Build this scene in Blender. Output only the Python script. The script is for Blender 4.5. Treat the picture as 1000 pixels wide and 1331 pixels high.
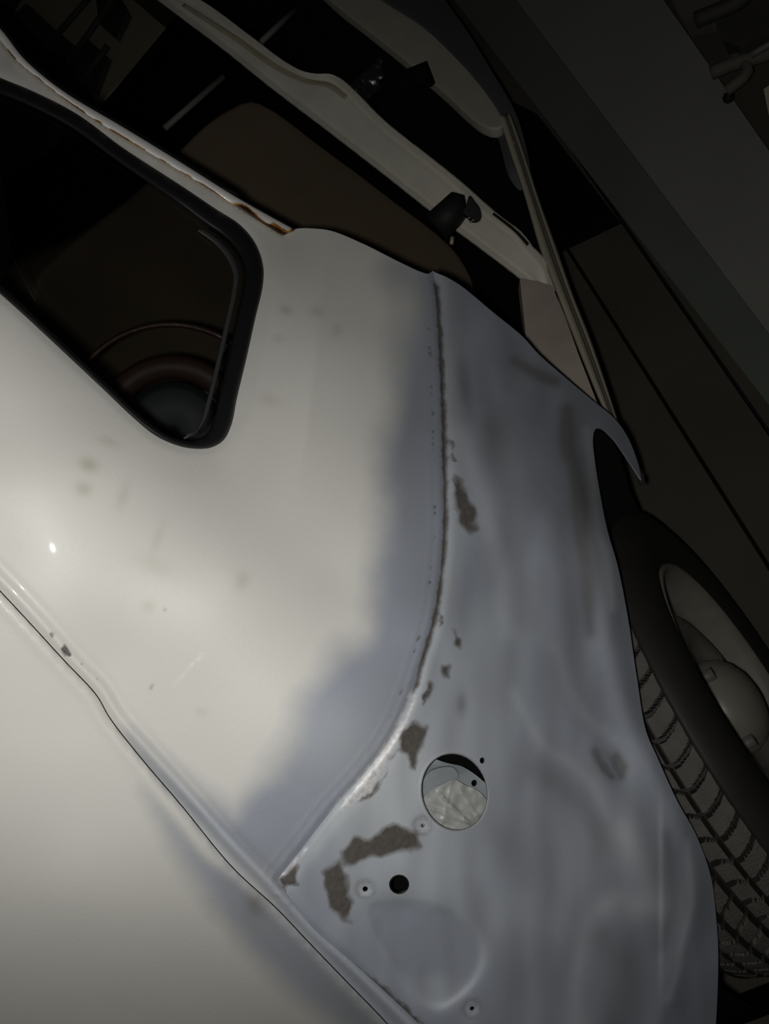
import bpy, bmesh, math, random
import numpy as np
from mathutils import Vector, Matrix, noise
from mathutils.geometry import delaunay_2d_cdt
random.seed(7); np.random.seed(7)
C = bpy.context.scene.collection
for o in list(bpy.data.objects): bpy.data.objects.remove(o)

# ------------------------------------------------------------------ camera
FX = 1295.0; H = 1.56
n_ = np.array([.588, .271, .762]); n_ /= np.linalg.norm(n_)       # straight down, seen from the camera
A_ = np.array([.75, -.535, -.39]); A_ -= n_*A_.dot(n_); A_ /= np.linalg.norm(A_)   # axle direction = world X
UP = -n_; Y_ = np.cross(UP, A_)
R3 = np.array([A_, Y_, UP])                                       # camera vector -> world
def w3(v): return R3 @ np.array(v, float)
cam = bpy.data.objects.new('camera', bpy.data.cameras.new('camera')); C.objects.link(cam)
cx, cy, cz = w3([1,0,0]), w3([0,-1,0]), w3([0,0,-1])
M = Matrix(((cx[0],cy[0],cz[0],0),(cx[1],cy[1],cz[1],0),(cx[2],cy[2],cz[2],H),(0,0,0,1)))
cam.matrix_world = M
cam.data.sensor_fit = 'VERTICAL'; cam.data.sensor_height = 24
cam.data.lens = 24*FX/1331; cam.data.clip_start = .02
bpy.context.scene.camera = cam
sc = bpy.context.scene
sc.view_settings.view_transform = 'Standard'; sc.view_settings.look = 'None'
sc.view_settings.exposure = 0; sc.view_settings.gamma = 1
# world: almost dark garage
wd = bpy.data.worlds.new('world'); sc.world = wd; wd.use_nodes = True
wd.node_tree.nodes['Background'].inputs[0].default_value = (.9,.95,1,1)
wd.node_tree.nodes['Background'].inputs[1].default_value = .003
# the camera's flash, just beside the lens
fl = bpy.data.lights.new('flash', 'AREA'); fl.shape = 'DISK'; fl.size = .022; fl.energy = 2.95; fl.color = (1,.975,.935)
fl.spread = math.radians(150)
flo = bpy.data.objects.new('flash', fl); C.objects.link(flo)
fm = M.copy(); off = w3([-.026,.01,-.01]); fm.translation = Vector((off[0], off[1], off[2]+H))
aim = w3([-.17,.03,1]); z = -Vector(aim).normalized()
flo.matrix_world = Matrix.Translation(fm.translation) @ z.to_track_quat('Z','Y').to_matrix().to_4x4()

# ------------------------------------------------------------------ measuring helpers
def W(px, py, d):
    px=np.asarray(px,float); py=np.asarray(py,float); d=np.asarray(d,float)
    p = np.stack([(px-500)/FX*d, (py-665.5)/FX*d, d], -1)
    r = p @ R3.T; r[...,2] += H
    return r
def on_floor(px, py, h=0.0):                     # where a sight line meets the horizontal plane z=h
    r = w3([(px-500)/FX,(py-665.5)/FX,1]); t = (h-H)/r[2]
    return np.array([r[0]*t, r[1]*t, h])
def smooth(pts, step=4.0, closed=False, curve=True):
    P = [np.array(p,float) for p in pts]; n=len(P); out=[]
    segs = n if closed else n-1
    for i in range(segs):
        p1=P[i]; p2=P[(i+1)%n]
        p0=P[i-1] if (closed or i>0) else p1; p3=P[(i+2)%n] if (closed or i+2<n) else p2
        k=max(1,int(round(np.linalg.norm(p2-p1)/step)))
        for j in range(k):
            t=j/k
            if curve:
                a=max(1e-6,np.linalg.norm(p1-p0))**.5;b=np.linalg.norm(p2-p1)**.5;c=max(1e-6,np.linalg.norm(p3-p2))**.5
                m1=(p2-p1) if a<2e-3 else b*((p1-p0)/a-(p2-p0)/(a+b)+(p2-p1)/b)
                m2=(p2-p1) if c<2e-3 else b*((p2-p1)/b-(p3-p1)/(b+c)+(p3-p2)/c)
                t2=t*t;t3=t2*t
                out.append((2*t3-3*t2+1)*p1+(t3-2*t2+t)*m1+(-2*t3+3*t2)*p2+(t3-t2)*m2)
            else: out.append(p1+(p2-p1)*t)
    if not closed: out.append(P[-1])
    return np.array(out)
def line_dist(X, Y, line):                       # distance to a polyline, and side (>0 = right of travel, y down)
    L=np.asarray(line,float); best=np.full(X.shape,1e9); side=np.zeros(X.shape); par=np.zeros(X.shape)
    for i in range(len(L)-1):
        a=L[i]; d=L[i+1]-a; l2=d@d
        if l2<1e-9: continue
        t=np.clip(((X-a[0])*d[0]+(Y-a[1])*d[1])/l2,0,1)
        dx=X-a[0]-t*d[0]; dy=Y-a[1]-t*d[1]; q=np.hypot(dx,dy)
        m=q<best; best=np.where(m,q,best); side=np.where(m,d[0]*dy-d[1]*dx,side); par=np.where(m,(i+t)/(len(L)-1),par)
    return best, np.sign(side), par
def inside(X, Y, poly):
    P=np.asarray(poly,float); r=np.zeros(X.shape,bool); n=len(P)
    for i in range(n):
        x1,y1=P[i]; x2,y2=P[(i+1)%n]
        if y1==y2: continue
        c=((y1>Y)!=(y2>Y))&(X<(x2-x1)*(Y-y1)/(y2-y1)+x1)
        r^=c
    return r
def poly_mask(X, Y, poly, soft):                 # soft-edged 0..1 coverage of a polygon
    P=np.asarray(poly,float); lo=P.min(0)-soft*2; hi=P.max(0)+soft*2
    out=np.zeros(X.shape); m=(X>lo[0])&(X<hi[0])&(Y>lo[1])&(Y<hi[1])
    if not m.any(): return out
    x=X[m]; y=Y[m]; d,_,_=line_dist(x,y,np.vstack([P,P[:1]]))
    s=np.where(inside(x,y,P),d,-d); t=np.clip(.5+s/(2*soft),0,1); out[m]=t*t*(3-2*t)
    return out
def gauss(X,Y,x,y,rx,ry=None,a=0):
    ry=ry or rx; c,s=math.cos(math.radians(a)),math.sin(math.radians(a)); u=(X-x)*c+(Y-y)*s; v=-(X-x)*s+(Y-y)*c
    return np.exp(-(u/rx)**2-(v/ry)**2)
def sst(a,b,x):
    t=np.clip((x-a)/(b-a),0,1); return t*t*(3-2*t)
def ellipse(x,y,rx,ry,a=0,n=40):
    c,s=math.cos(math.radians(a)),math.sin(math.radians(a))
    return [(x+rx*math.cos(t)*c-ry*math.sin(t)*s, y+rx*math.cos(t)*s+ry*math.sin(t)*c) for t in np.linspace(0,2*math.pi,n,endpoint=False)]
class TPS:
    def __init__(s, pts, lam=1e-4):
        P=np.array(pts,float); s.x=P[:,0]/1000; s.y=P[:,1]/1000; n=len(P)
        K=s.k(np.hypot(s.x[:,None]-s.x, s.y[:,None]-s.y))+lam*np.eye(n); Q=np.stack([np.ones(n),s.x,s.y],1)
        A=np.zeros((n+3,n+3)); A[:n,:n]=K; A[:n,n:]=Q; A[n:,:n]=Q.T
        s.w=np.linalg.solve(A,np.concatenate([P[:,2],[0,0,0]]))
    def k(s,r): return np.where(r>0,r*r*np.log(np.maximum(r,1e-9)),0)
    def __call__(s,X,Y):
        X=np.asarray(X,float)/1000; Y=np.asarray(Y,float)/1000; n=len(s.x)
        r=s.w[n]+s.w[n+1]*X+s.w[n+2]*Y
        for i in range(n): r=r+s.w[i]*s.k(np.hypot(X-s.x[i],Y-s.y[i]))
        return r

# ------------------------------------------------------------------ materials
def mat(name, col, rough=.5, metal=0, coat=0, noise_amt=0, noise_scale=20, bump=0, bump_scale=200, spec=.5):
    m=bpy.data.materials.new(name); m.use_nodes=True; nt=m.node_tree; b=nt.nodes['Principled BSDF']
    b.inputs['Base Color'].default_value=(*col,1); b.inputs['Roughness'].default_value=rough; b.inputs['Metallic'].default_value=metal
    b.inputs['Coat Weight'].default_value=coat; b.inputs['Specular IOR Level'].default_value=spec
    tc=nt.nodes.new('ShaderNodeTexCoord')
    if noise_amt:
        n=nt.nodes.new('ShaderNodeTexNoise'); n.inputs['Scale'].default_value=noise_scale; n.inputs['Detail'].default_value=5
        nt.links.new(tc.outputs['Object'],n.inputs['Vector'])
        mx=nt.nodes.new('ShaderNodeMix'); mx.data_type='RGBA'
        mx.inputs[6].default_value=(*[c*(1-noise_amt) for c in col],1); mx.inputs[7].default_value=(*[min(1,c*(1+noise_amt)) for c in col],1)
        nt.links.new(n.outputs['Fac'],mx.inputs[0]); nt.links.new(mx.outputs[2],b.inputs['Base Color'])
    if bump:
        n2=nt.nodes.new('ShaderNodeTexNoise'); n2.inputs['Scale'].default_value=bump_scale; n2.inputs['Detail'].default_value=4
        nt.links.new(tc.outputs['Object'],n2.inputs['Vector'])
        bp=nt.nodes.new('ShaderNodeBump'); bp.inputs['Strength'].default_value=bump; bp.inputs['Distance'].default_value=.002
        nt.links.new(n2.outputs['Fac'],bp.inputs['Height']); nt.links.new(bp.outputs[0],b.inputs['Normal'])
    return m
WHITE=(.74,.735,.69); PRIMER=(.305,.333,.392); BARE=(.125,.115,.105)
def paint_material():
    m=bpy.data.materials.new('car_paint'); m.use_nodes=True; nt=m.node_tree; N=nt.nodes; L=nt.links; b=N['Principled BSDF']
    at=N.new('ShaderNodeAttribute'); at.attribute_name='paint'; at2=N.new('ShaderNodeAttribute'); at2.attribute_name='tone'
    sp=N.new('ShaderNodeSeparateColor'); L.new(at.outputs['Color'],sp.inputs[0]); sp2=N.new('ShaderNodeSeparateColor'); L.new(at2.outputs['Color'],sp2.inputs[0])
    tc=N.new('ShaderNodeTexCoord')
    def nz(scale,detail=4,stretch=None):
        n=N.new('ShaderNodeTexNoise'); n.inputs['Scale'].default_value=scale; n.inputs['Detail'].default_value=detail
        if stretch:
            mp=N.new('ShaderNodeMapping'); mp.inputs['Scale'].default_value=stretch; L.new(tc.outputs['Object'],mp.inputs[0]); L.new(mp.outputs[0],n.inputs['Vector'])
        else: L.new(tc.outputs['Object'],n.inputs['Vector'])
        return n.outputs['Fac']
    def mix(f,a,c):
        x=N.new('ShaderNodeMix'); x.data_type='RGBA'
        if hasattr(f,'links'): L.new(f,x.inputs[0])
        else: x.inputs[0].default_value=f
        for k,v in ((6,a),(7,c)):
            if hasattr(v,'links'): L.new(v,x.inputs[k])
            else: x.inputs[k].default_value=(*v,1)
        return x.outputs[2]
    def mth(op,a,c,cl=False):
        x=N.new('ShaderNodeMath'); x.operation=op; x.use_clamp=cl
        for k,v in ((0,a),(1,c)):
            if hasattr(v,'links'): L.new(v,x.inputs[k])
            else: x.inputs[k].default_value=v
        return x.outputs[0]
    def ramp(v,lo,hi):
        x=N.new('ShaderNodeMapRange'); x.inputs[1].default_value=lo; x.inputs[2].default_value=hi; L.new(v,x.inputs[0]); return x.outputs[0]
    n1=nz(14); n2=nz(70); n3=nz(260,6)
    white=mix(ramp(nz(9),.35,.7),WHITE,tuple(c*.955 for c in WHITE))
    white=mix(sp2.outputs[2],white,(.40,.36,.27))                       # dirt smudges
    pr=mix(ramp(n1,.3,.7),tuple(c*.90 for c in PRIMER),tuple(c*1.10 for c in PRIMER))
    pr=mix(sp2.outputs[0],pr,(.56,.60,.635))                            # thin light filler haze, and painted highlights on ridges
    pr=mix(sp2.outputs[1],pr,(.195,.20,.215))                           # sanded, darker, and painted shade of the flare
    primed=mth('ADD',sp.outputs[0],mth('MULTIPLY',mth('SUBTRACT',n1,.5),.28),True)
    primed=mth('MULTIPLY',primed,ramp(sp.outputs[0],.0,.08),True)
    c=mix(primed,white,pr)
    bn=mth('ADD',sp.outputs[1],mth('MULTIPLY',mth('SUBTRACT',n2,.5),1.1),False)
    bf=mth('MULTIPLY',ramp(bn,.2,.8),ramp(sp.outputs[1],.02,.25),True)
    bare=mix(ramp(n3,.3,.7),tuple(c_*.85 for c_ in BARE),tuple(c_*1.2 for c_ in BARE))
    c=mix(bf,c,bare)
    c=mix(sp.outputs[2],c,mix(ramp(n3,.35,.65),(.62,.62,.63),(.9,.9,.9)))
    L.new(c,b.inputs['Base Color'])
    r=N.new('ShaderNodeMix'); r.data_type='FLOAT'; L.new(primed,r.inputs[0]); r.inputs[2].default_value=.5; r.inputs[3].default_value=.55
    L.new(r.outputs[0],b.inputs['Roughness'])
    cw=mth('SUBTRACT',1,primed,True); cw2=mth('MULTIPLY',cw,.28); L.new(cw2,b.inputs['Coat Weight']); b.inputs['Coat Roughness'].default_value=.06
    mt=mth('ADD',mth('MULTIPLY',sp.outputs[2],.25),mth('MULTIPLY',bf,.2),True); L.new(mt,b.inputs['Metallic'])
    bp=N.new('ShaderNodeBump'); bp.inputs['Strength'].default_value=.12; bp.inputs['Distance'].default_value=.001
    L.new(n3,bp.inputs['Height']); L.new(bp.outputs[0],b.inputs['Normal'])
    return m
PAINT=paint_material()
DULL=mat('cream_door_paint',(.60,.57,.47),.55,noise_amt=.12,noise_scale=25,bump=.1,bump_scale=90)
PINK=mat('bare_steel_jamb',(.42,.36,.31),.65,noise_amt=.15,noise_scale=30)
SKIN=mat('blue_grey_door_skin',(.12,.135,.13),.45,noise_amt=.15,noise_scale=10)
BLACK=mat('black_trim',(.012,.012,.012),.6,spec=.25)
CARPET=mat('black_carpet_and_shadow',(.006,.006,.006),.95,spec=.05)
CLOTH=mat('brown_seat_vinyl',(.115,.088,.06),.75,noise_amt=.15,noise_scale=12,spec=.15)
RUBBER=mat('black_window_rubber',(.010,.0105,.012),.5,spec=.3)
RUBBER2=mat('grey_worn_rubber',(.05,.05,.052),.5,spec=.4)
TYRE=mat('tyre_rubber',(.105,.10,.088),.8,noise_amt=.3,noise_scale=60,bump=.8,bump_scale=350,spec=.25)
SIDE=mat('tyre_sidewall',(.022,.021,.019),.6,noise_amt=.2,noise_scale=30,spec=.3)
STEEL=mat('cream_wheel_paint',(.20,.19,.16),.5,noise_amt=.2,noise_scale=40,spec=.4)
CAP=mat('grey_hubcap',(.30,.29,.24),.32,metal=.35,noise_amt=.15,noise_scale=40)
GREY=mat('grey_metal',(.12,.117,.11),.6)
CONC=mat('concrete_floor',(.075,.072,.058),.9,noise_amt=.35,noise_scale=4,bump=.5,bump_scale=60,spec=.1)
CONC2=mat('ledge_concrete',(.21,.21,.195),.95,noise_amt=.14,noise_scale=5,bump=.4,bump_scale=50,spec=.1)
CONC3=mat('green_grey_concrete',(.13,.145,.125),.95,noise_amt=.2,noise_scale=6,spec=.1)
WALLM=mat('dark_garage_wall',(.10,.10,.09),.95,noise_amt=.2,noise_scale=3,spec=.1)
BOARD=mat('beige_board',(.42,.385,.27),.85,noise_amt=.12,noise_scale=8,spec=.1)
JUNK=mat('dirty_dark_iron',(.045,.043,.036),.7,noise_amt=.4,noise_scale=20)
JUNK2=mat('dusty_iron',(.11,.105,.088),.75,noise_amt=.3,noise_scale=20)
RED=mat('red_brown_plastic',(.042,.015,.009),.6,coat=.03,noise_amt=.2,noise_scale=30)
DASH=mat('dark_green_dash',(.014,.02,.019),.6)
PLASTIC=mat('crumpled_pale_plastic',(.43,.45,.43),.4,coat=.12,noise_amt=.1,noise_scale=40)
FILM=mat('clear_wrinkled_film',(.022,.022,.025),.3,coat=.15)
def glass():
    m=bpy.data.materials.new('window_glass'); m.use_nodes=True; nt=m.node_tree; N=nt.nodes; L=nt.links
    N.remove(N['Principled BSDF']); out=N['Material Output']
    t=N.new('ShaderNodeBsdfTransparent'); t.inputs[0].default_value=(.64,.66,.65,1)
    g=N.new('ShaderNodeBsdfGlossy'); g.inputs['Roughness'].default_value=.03; g.inputs[0].default_value=(1,1,1,1)
    lw=N.new('ShaderNodeLayerWeight'); lw.inputs[0].default_value=.5; f=N.new('ShaderNodeMapRange'); f.inputs[1].default_value=.3; f.inputs[3].default_value=.045; f.inputs[4].default_value=.5; L.new(lw.outputs['Facing'],f.inputs[0]); x=N.new('ShaderNodeMixShader')
    L.new(f.outputs[0],x.inputs[0]); L.new(t.outputs[0],x.inputs[1]); L.new(g.outputs[0],x.inputs[2]); L.new(x.outputs[0],out.inputs[0])
    return m
GLASS=glass()
def rail_material():
    m=bpy.data.materials.new('white_rail_with_rust'); m.use_nodes=True; nt=m.node_tree; N=nt.nodes; L=nt.links; b=N['Principled BSDF']
    at=N.new('ShaderNodeAttribute'); at.attribute_name='rust'; sp=N.new('ShaderNodeSeparateColor'); L.new(at.outputs['Color'],sp.inputs[0])
    tc=N.new('ShaderNodeTexCoord'); n=N.new('ShaderNodeTexNoise'); n.inputs['Scale'].default_value=130; n.inputs['Detail'].default_value=6; L.new(tc.outputs['Object'],n.inputs['Vector'])
    a=N.new('ShaderNodeMath'); a.operation='MULTIPLY_ADD'; L.new(n.outputs['Fac'],a.inputs[0]); a.inputs[1].default_value=.9; 
    s=N.new('ShaderNodeMath'); s.operation='SUBTRACT'; L.new(sp.outputs[0],s.inputs[0]); s.inputs[1].default_value=.45; L.new(s.outputs[0],a.inputs[2])
    r=N.new('ShaderNodeValToRGB'); L.new(a.outputs[0],r.inputs[0]); e=r.color_ramp.elements
    e[0].position=.38; e[0].color=(.93,.93,.91,1); e[1].position=.9; e[1].color=(.035,.015,.01,1)
    for p,c in ((.47,(.62,.42,.18,1)),(.60,(.50,.22,.04,1)),(.78,(.15,.05,.015,1))):
        k=e.new(p); k.color=c
    L.new(r.outputs[0],b.inputs['Base Color']); b.inputs['Roughness'].default_value=.35; b.inputs['Coat Weight'].default_value=.3
    return m
RAIL=rail_material()

# ------------------------------------------------------------------ building helpers
def link(name, me, m, parent=None):
    o=bpy.data.objects.new(name,me); C.objects.link(o)
    if m is not None: me.materials.append(m)
    if parent is not None: o.parent=parent
    return o
def empty(name, loc, label, cat, group=None):
    o=bpy.data.objects.new(name,None); C.objects.link(o); o.location=loc; o['label']=label; o['category']=cat; o.empty_display_size=.1
    if group: o['group']=group
    bpy.context.view_layer.update(); return o
def put(o,parent):
    bpy.context.view_layer.update()
    o.parent=parent; o.matrix_parent_inverse=parent.matrix_world.inverted(); return o
def tag(o,label,cat,group=None):
    o['label']=label; o['category']=cat
    if group: o['group']=group
    return o
def slab(name, outer, depth, m, parent=None, step=5, thick=.0015, holes=(), attrs=None, curve=True, smooth_shade=True, bevel=0, resample=True):
    O=smooth(outer,step,True,curve) if resample else np.array(outer,float)
    Hs=[np.array(h,float) for h in holes]
    lo=O.min(0); hi=O.max(0)
    ys=np.arange(lo[1],hi[1],step*.87); pts=[]
    for k,y in enumerate(ys):
        xs=np.arange(lo[0]+(step/2 if k%2 else 0),hi[0],step); pts.append(np.stack([xs,np.full(len(xs),y)],1))
    G=np.vstack(pts) if pts else np.zeros((0,2)); X,Y=G[:,0],G[:,1]; ok=inside(X,Y,O)
    for h in [O]+Hs:
        l2=h.min(0)-step; h2=h.max(0)+step
        cand=ok&(X>l2[0])&(X<h2[0])&(Y>l2[1])&(Y<h2[1])
        if cand.any():
            d,_,_=line_dist(X[cand],Y[cand],np.vstack([h,h[:1]])); idx=np.where(cand)[0]; ok[idx[d<step*.5]]=False
    for h in Hs: ok&=~inside(X,Y,h)
    G=G[ok]; V=[]; E=[]
    for h in [O]+Hs:
        b=len(V); V+=[(float(p[0]),float(-p[1])) for p in h]; n=len(h); E+=[(b+i,b+(i+1)%n) for i in range(n)]
    V+=[(float(p[0]),float(-p[1])) for p in G]
    rv,re,rf,_,_,_=delaunay_2d_cdt([Vector(v) for v in V],E,[],0,1e-4)
    P=np.array([(v[0],-v[1]) for v in rv]); F=np.array([list(f) for f in rf])
    ce=P[F].mean(1); ok=inside(ce[:,0],ce[:,1],O)
    for h in Hs: ok&=~inside(ce[:,0],ce[:,1],h)
    F=F[ok]; used=np.unique(F); mp=-np.ones(len(P),int); mp[used]=np.arange(len(used)); P=P[used]; F=mp[F]
    # force triangles to face the camera
    a=P[F[:,1]]-P[F[:,0]]; c=P[F[:,2]]-P[F[:,0]]; cr=a[:,0]*c[:,1]-a[:,1]*c[:,0]; flip=cr>0; F[flip]=F[flip][:,::-1]
    F=F[np.abs(cr)>1e-6]
    D=depth(P[:,0],P[:,1]) if callable(depth) else np.full(len(P),float(depth))
    w=W(P[:,0],P[:,1],D); me=bpy.data.meshes.new(name); me.from_pydata(w.tolist(),[],F.tolist())
    if attrs:
        for an,col in attrs(P[:,0],P[:,1]).items():
            at=me.color_attributes.new(an,'FLOAT_COLOR','POINT'); c4=np.ones((len(P),4)); c4[:,:col.shape[1]]=col; at.data.foreach_set('color',c4.astype(np.float32).ravel())
    if smooth_shade: me.shade_smooth()
    o=link(name,me,m,parent)
    if thick:
        s=o.modifiers.new('thick','SOLIDIFY'); s.thickness=thick; s.offset=-1
    if bevel:
        bv=o.modifiers.new('bevel','BEVEL'); bv.width=bevel; bv.segments=4; bv.limit_method='ANGLE'; bv.angle_limit=math.radians(50)
    if smooth_shade and thick and not bevel:
        es=o.modifiers.new('split','EDGE_SPLIT'); es.split_angle=math.radians(55)
    return o
def tube(name, pts, rad, m, parent=None, seg=12, closed=False):       # pts world
    P=[Vector(p) for p in pts]; n=len(P); R=rad if hasattr(rad,'__len__') else [rad]*n
    me=bpy.data.meshes.new(name); V=[]; F=[]; up=None
    for i in range(n):
        t=((P[(i+1)%n]-P[i-1]) if (closed or 0<i<n-1) else (P[1]-P[0] if i==0 else P[-1]-P[-2])).normalized()
        if up is None: up=t.orthogonal().normalized()
        up=(up-t*up.dot(t)).normalized(); s=t.cross(up)
        V+=[P[i]+(up*math.cos(a)+s*math.sin(a))*R[i] for a in [2*math.pi*k/seg for k in range(seg)]]
    for i in range(n if closed else n-1):
        j=(i+1)%n
        F+=[(i*seg+k,i*seg+(k+1)%seg,j*seg+(k+1)%seg,j*seg+k) for k in range(seg)]
    if not closed: F+=[tuple(range(seg))[::-1],tuple((n-1)*seg+k for k in range(seg))]
    me.from_pydata([tuple(v) for v in V],[],F); me.shade_smooth(); return link(name,me,m,parent)
def ribbon(name, A, B, depth, m, parent=None, bulge=.006, seg=10, flat=.6, attr=None, attrname='rust'):
    # a strip between two edge lines whose section bulges outward like a half round
    n=max(len(smooth(A,4)),len(smooth(B,4)))
    def rs(L):
        s=smooth(L,2); d=np.concatenate([[0],np.cumsum(np.hypot(*np.diff(s,axis=0).T))]); t=np.linspace(0,d[-1],n); return np.stack([np.interp(t,d,s[:,0]),np.interp(t,d,s[:,1])],1)
    a=rs(A); b=rs(B); V=[];F=[];col=[]
    for i in range(n):
        for k in range(seg+1):
            u=k/seg; p=a[i]*(1-u)+b[i]*u; z=float(depth(p[0:1],p[1:2])[0])-bulge*math.sin(math.pi*u)**flat
            V.append(tuple(W(p[0],p[1],z))); col.append(attr(p[0],p[1],u,i/(n-1)) if attr else 0)
    for i in range(n-1):
        for k in range(seg):
            q=i*(seg+1)+k; F.append((q,q+seg+1,q+seg+2,q+1))
    me=bpy.data.meshes.new(name); me.from_pydata(V,[],F)
    nrm=me.polygons[0].normal.dot(Vector((0,0,H))-me.polygons[0].center)
    if nrm<0: me.flip_normals()
    if attr:
        at=me.color_attributes.new(attrname,'FLOAT_COLOR','POINT'); c4=np.ones((len(V),4)); c4[:,0]=col; at.data.foreach_set('color',c4.astype(np.float32).ravel())
    me.shade_smooth(); o=link(name,me,m,parent); s=o.modifiers.new('thick','SOLIDIFY'); s.thickness=.0015; s.offset=-1; return o
def prism(name, pts, h0, h1, m, parent=None):                          # pts world xy, vertical prism
    bm=bmesh.new(); b=[bm.verts.new((p[0],p[1],h0)) for p in pts]; t=[bm.verts.new((p[0],p[1],h1)) for p in pts]; n=len(pts)
    bm.faces.new(b); bm.faces.new(t[::-1])
    for i in range(n): bm.faces.new((b[i],t[i],t[(i+1)%n],b[(i+1)%n]))
    bmesh.ops.recalc_face_normals(bm,faces=bm.faces); me=bpy.data.meshes.new(name); bm.to_mesh(me); bm.free(); return link(name,me,m,parent)
def plane_fn(pts):
    t=TPS(pts,1e-3); return lambda X,Y:t(X,Y)

# ================================================================== the setting
def ext(a,b,ta,tb):
    a=np.array(a,float); b=np.array(b,float); return a+(b-a)*ta, a+(b-a)*tb
def floor_slab(name, poly, h0=-.05, h1=0, m=CONC):
    o=prism(name,poly,h0,h1,m); o['kind']='structure'; return o
j1a,j1b=on_floor(783,395),on_floor(965,682); j2a,j2b=on_floor(846,345),on_floor(1000,560)
def unit(v): v=np.array(v[:2]); return v/np.linalg.norm(v)
d1=unit(j1b-j1a); nrm=np.array([-d1[1],d1[0]])
if nrm.dot((j2a-j1a)[:2])<0: nrm=-nrm
g=.007
def strip(o1,o2):
    a=j1a[:2]; return [a+d1*-6+nrm*o1, a+d1*6+nrm*o1, a+d1*6+nrm*o2, a+d1*-6+nrm*o2]
o2=float(nrm.dot((on_floor(960,505)-j1a)[:2]))
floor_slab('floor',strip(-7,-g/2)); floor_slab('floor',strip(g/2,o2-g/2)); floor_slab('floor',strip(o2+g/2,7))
floor_slab('trim_1',strip(-7,7),-.12,-.055,BLACK)
# low step and higher ledge, with the junk on it
hs=.03; hl=.09
e1=[on_floor(*p,hs) for p in ((560,-40),(650,77),(902,400),(1100,655))]
e2=[on_floor(*p,hl) for p in ((610,-80),(671,0),(965,388),(1150,632))]
e3=[on_floor(*p,hl) for p in ((800,-92),(863,0),(1000,196),(1180,452))]
s=prism('trim_2',[p[:2] for p in e1]+[(on_floor(*p,hs))[:2] for p in ((1180,650),(985,385),(690,0),(640,-70))],0.0005,hs,CONC3); s['kind']='structure'
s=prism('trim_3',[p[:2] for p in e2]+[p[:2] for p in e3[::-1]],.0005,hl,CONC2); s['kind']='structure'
# dark wall far behind the ledge
wa,wb=on_floor(1000,-160,hl),on_floor(1400,350,hl); dd=unit(wb-wa); nn=np.array([-dd[1],dd[0]])
if nn.dot(wa[:2])<0: nn=-nn
s=prism('wall_back',[wa[:2]-dd*3,wa[:2]+dd*3,wa[:2]+dd*3+nn*.1,wa[:2]-dd*3+nn*.1],0.0,2.4,WALLM); s['kind']='structure'

# ================================================================== the car
hub=W(940,922,1.25)
car=empty('car',(float(hub[0])-.6,float(hub[1]),0),'white car under repair, front corner in sanded grey primer, door standing open','car')
def part(o): return put(o,car)

S1=TPS([(70,712,.715),(0,712,.7075),(140,712,.7305),(70,640,.7195),(70,785,.7165),(-100,735,.698),(0,560,.720),(0,385,.79),(100,480,.785),(200,575,.79),(280,600,.825),(330,480,.91),(345,350,1.02),
 (0,100,1.04),(-120,40,1.07),(-120,250,.93),(0,250,.92),(160,200,1.04),(240,250,1.04),(170,380,.92),(300,280,1.06),(380,300,1.09),(480,330,1.08),(565,360,1.09),
 (430,450,.95),(450,600,.865),(440,750,.815),(300,750,.765),(570,600,.90),(570,800,.83),(250,900,.752),(150,850,.737),
 (400,980,.765),(360,1140,.765),(240,1030,.752),(0,1000,.716),(100,1150,.727),(0,1331,.745),(200,1331,.775),(-150,1400,.755),(350,1331,.797),
 (500,1200,.795),(590,1030,.815),(500,1331,.82),(600,1331,.835),(700,1300,.86),(700,1130,.855),(700,950,.87),(650,750,.90),(650,600,.95),(680,440,1.12),
 (740,600,1.04),(772,560,1.13),(800,555,1.18),(834,624,1.23),(745,700,.965),(790,700,1.01),(740,850,.915),(815,830,.965),(780,1000,.90),(840,950,.94),
 (830,1130,.90),(880,1060,.935),(925,1150,.97),(933,1250,.985),(860,1280,.925),(925,1400,1.01),(700,1440,.89),(500,1440,.86)],2e-5)
SEAM=smooth([(562,352),(567,372),(571,420),(575,500),(578,600),(579,680),(575,740),(566,800),(549,860),(530,915),(505,965),(470,1010),(430,1055),(395,1100),(361,1143)],5)
GAP=smooth([(-130,650),(-60,705),(0,767),(42,812),(85,859),(126,903),(143,932),(180,980),(237,1047),(303,1127),(360,1180),(400,1222),(450,1274),(505,1331),(590,1430)],5)
BEADR=smooth([(362,1146),(405,1204),(460,1252),(502,1290),(546,1332),(640,1430)],5)
BEAD=smooth([(-130,632),(0,752),(50,805),(100,862),(130,893),(155,932),(190,972),(245,1033),(300,1095),(350,1147),(400,1200),(460,1258),(520,1318),(600,1405)],5)
LIP=smooth([(738,530),(748,600),(768,680),(782,760),(800,860),(826,950),(868,1030),(893,1094),(898,1178),(880,1265),(862,1325),(840,1420)],8)
WIN=[(-150,45),(-60,72),(0,100),(40,117),(100,148),(160,192),(240,244),(280,271),(312,292),(332,316),(342,344),(342,370),(332,414),(320,468),(308,518),(301,552),(291,572),(274,582),(248,583),(224,577),(200,565),(172,542),(132,504),(100,474),(40,418),(0,382),(-60,330),(-150,250)]
WINr=smooth(WIN,5,True)
TEAR=smooth([(484,1177),(510,1172),(550,1173),(592,1187),(618,1212),(627,1240),(620,1268),(600,1292),(572,1308),(548,1300),(524,1272),(506,1240),(486,1205)],5,True)
CREASE=smooth([(428,300),(420,360),(412,440),(403,520),(396,580),(380,640),(350,700)],8)
FLANGE=smooth([(364,305),(362,350),(352,410),(338,480),(322,550),(300,600),(270,630)],8)
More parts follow.
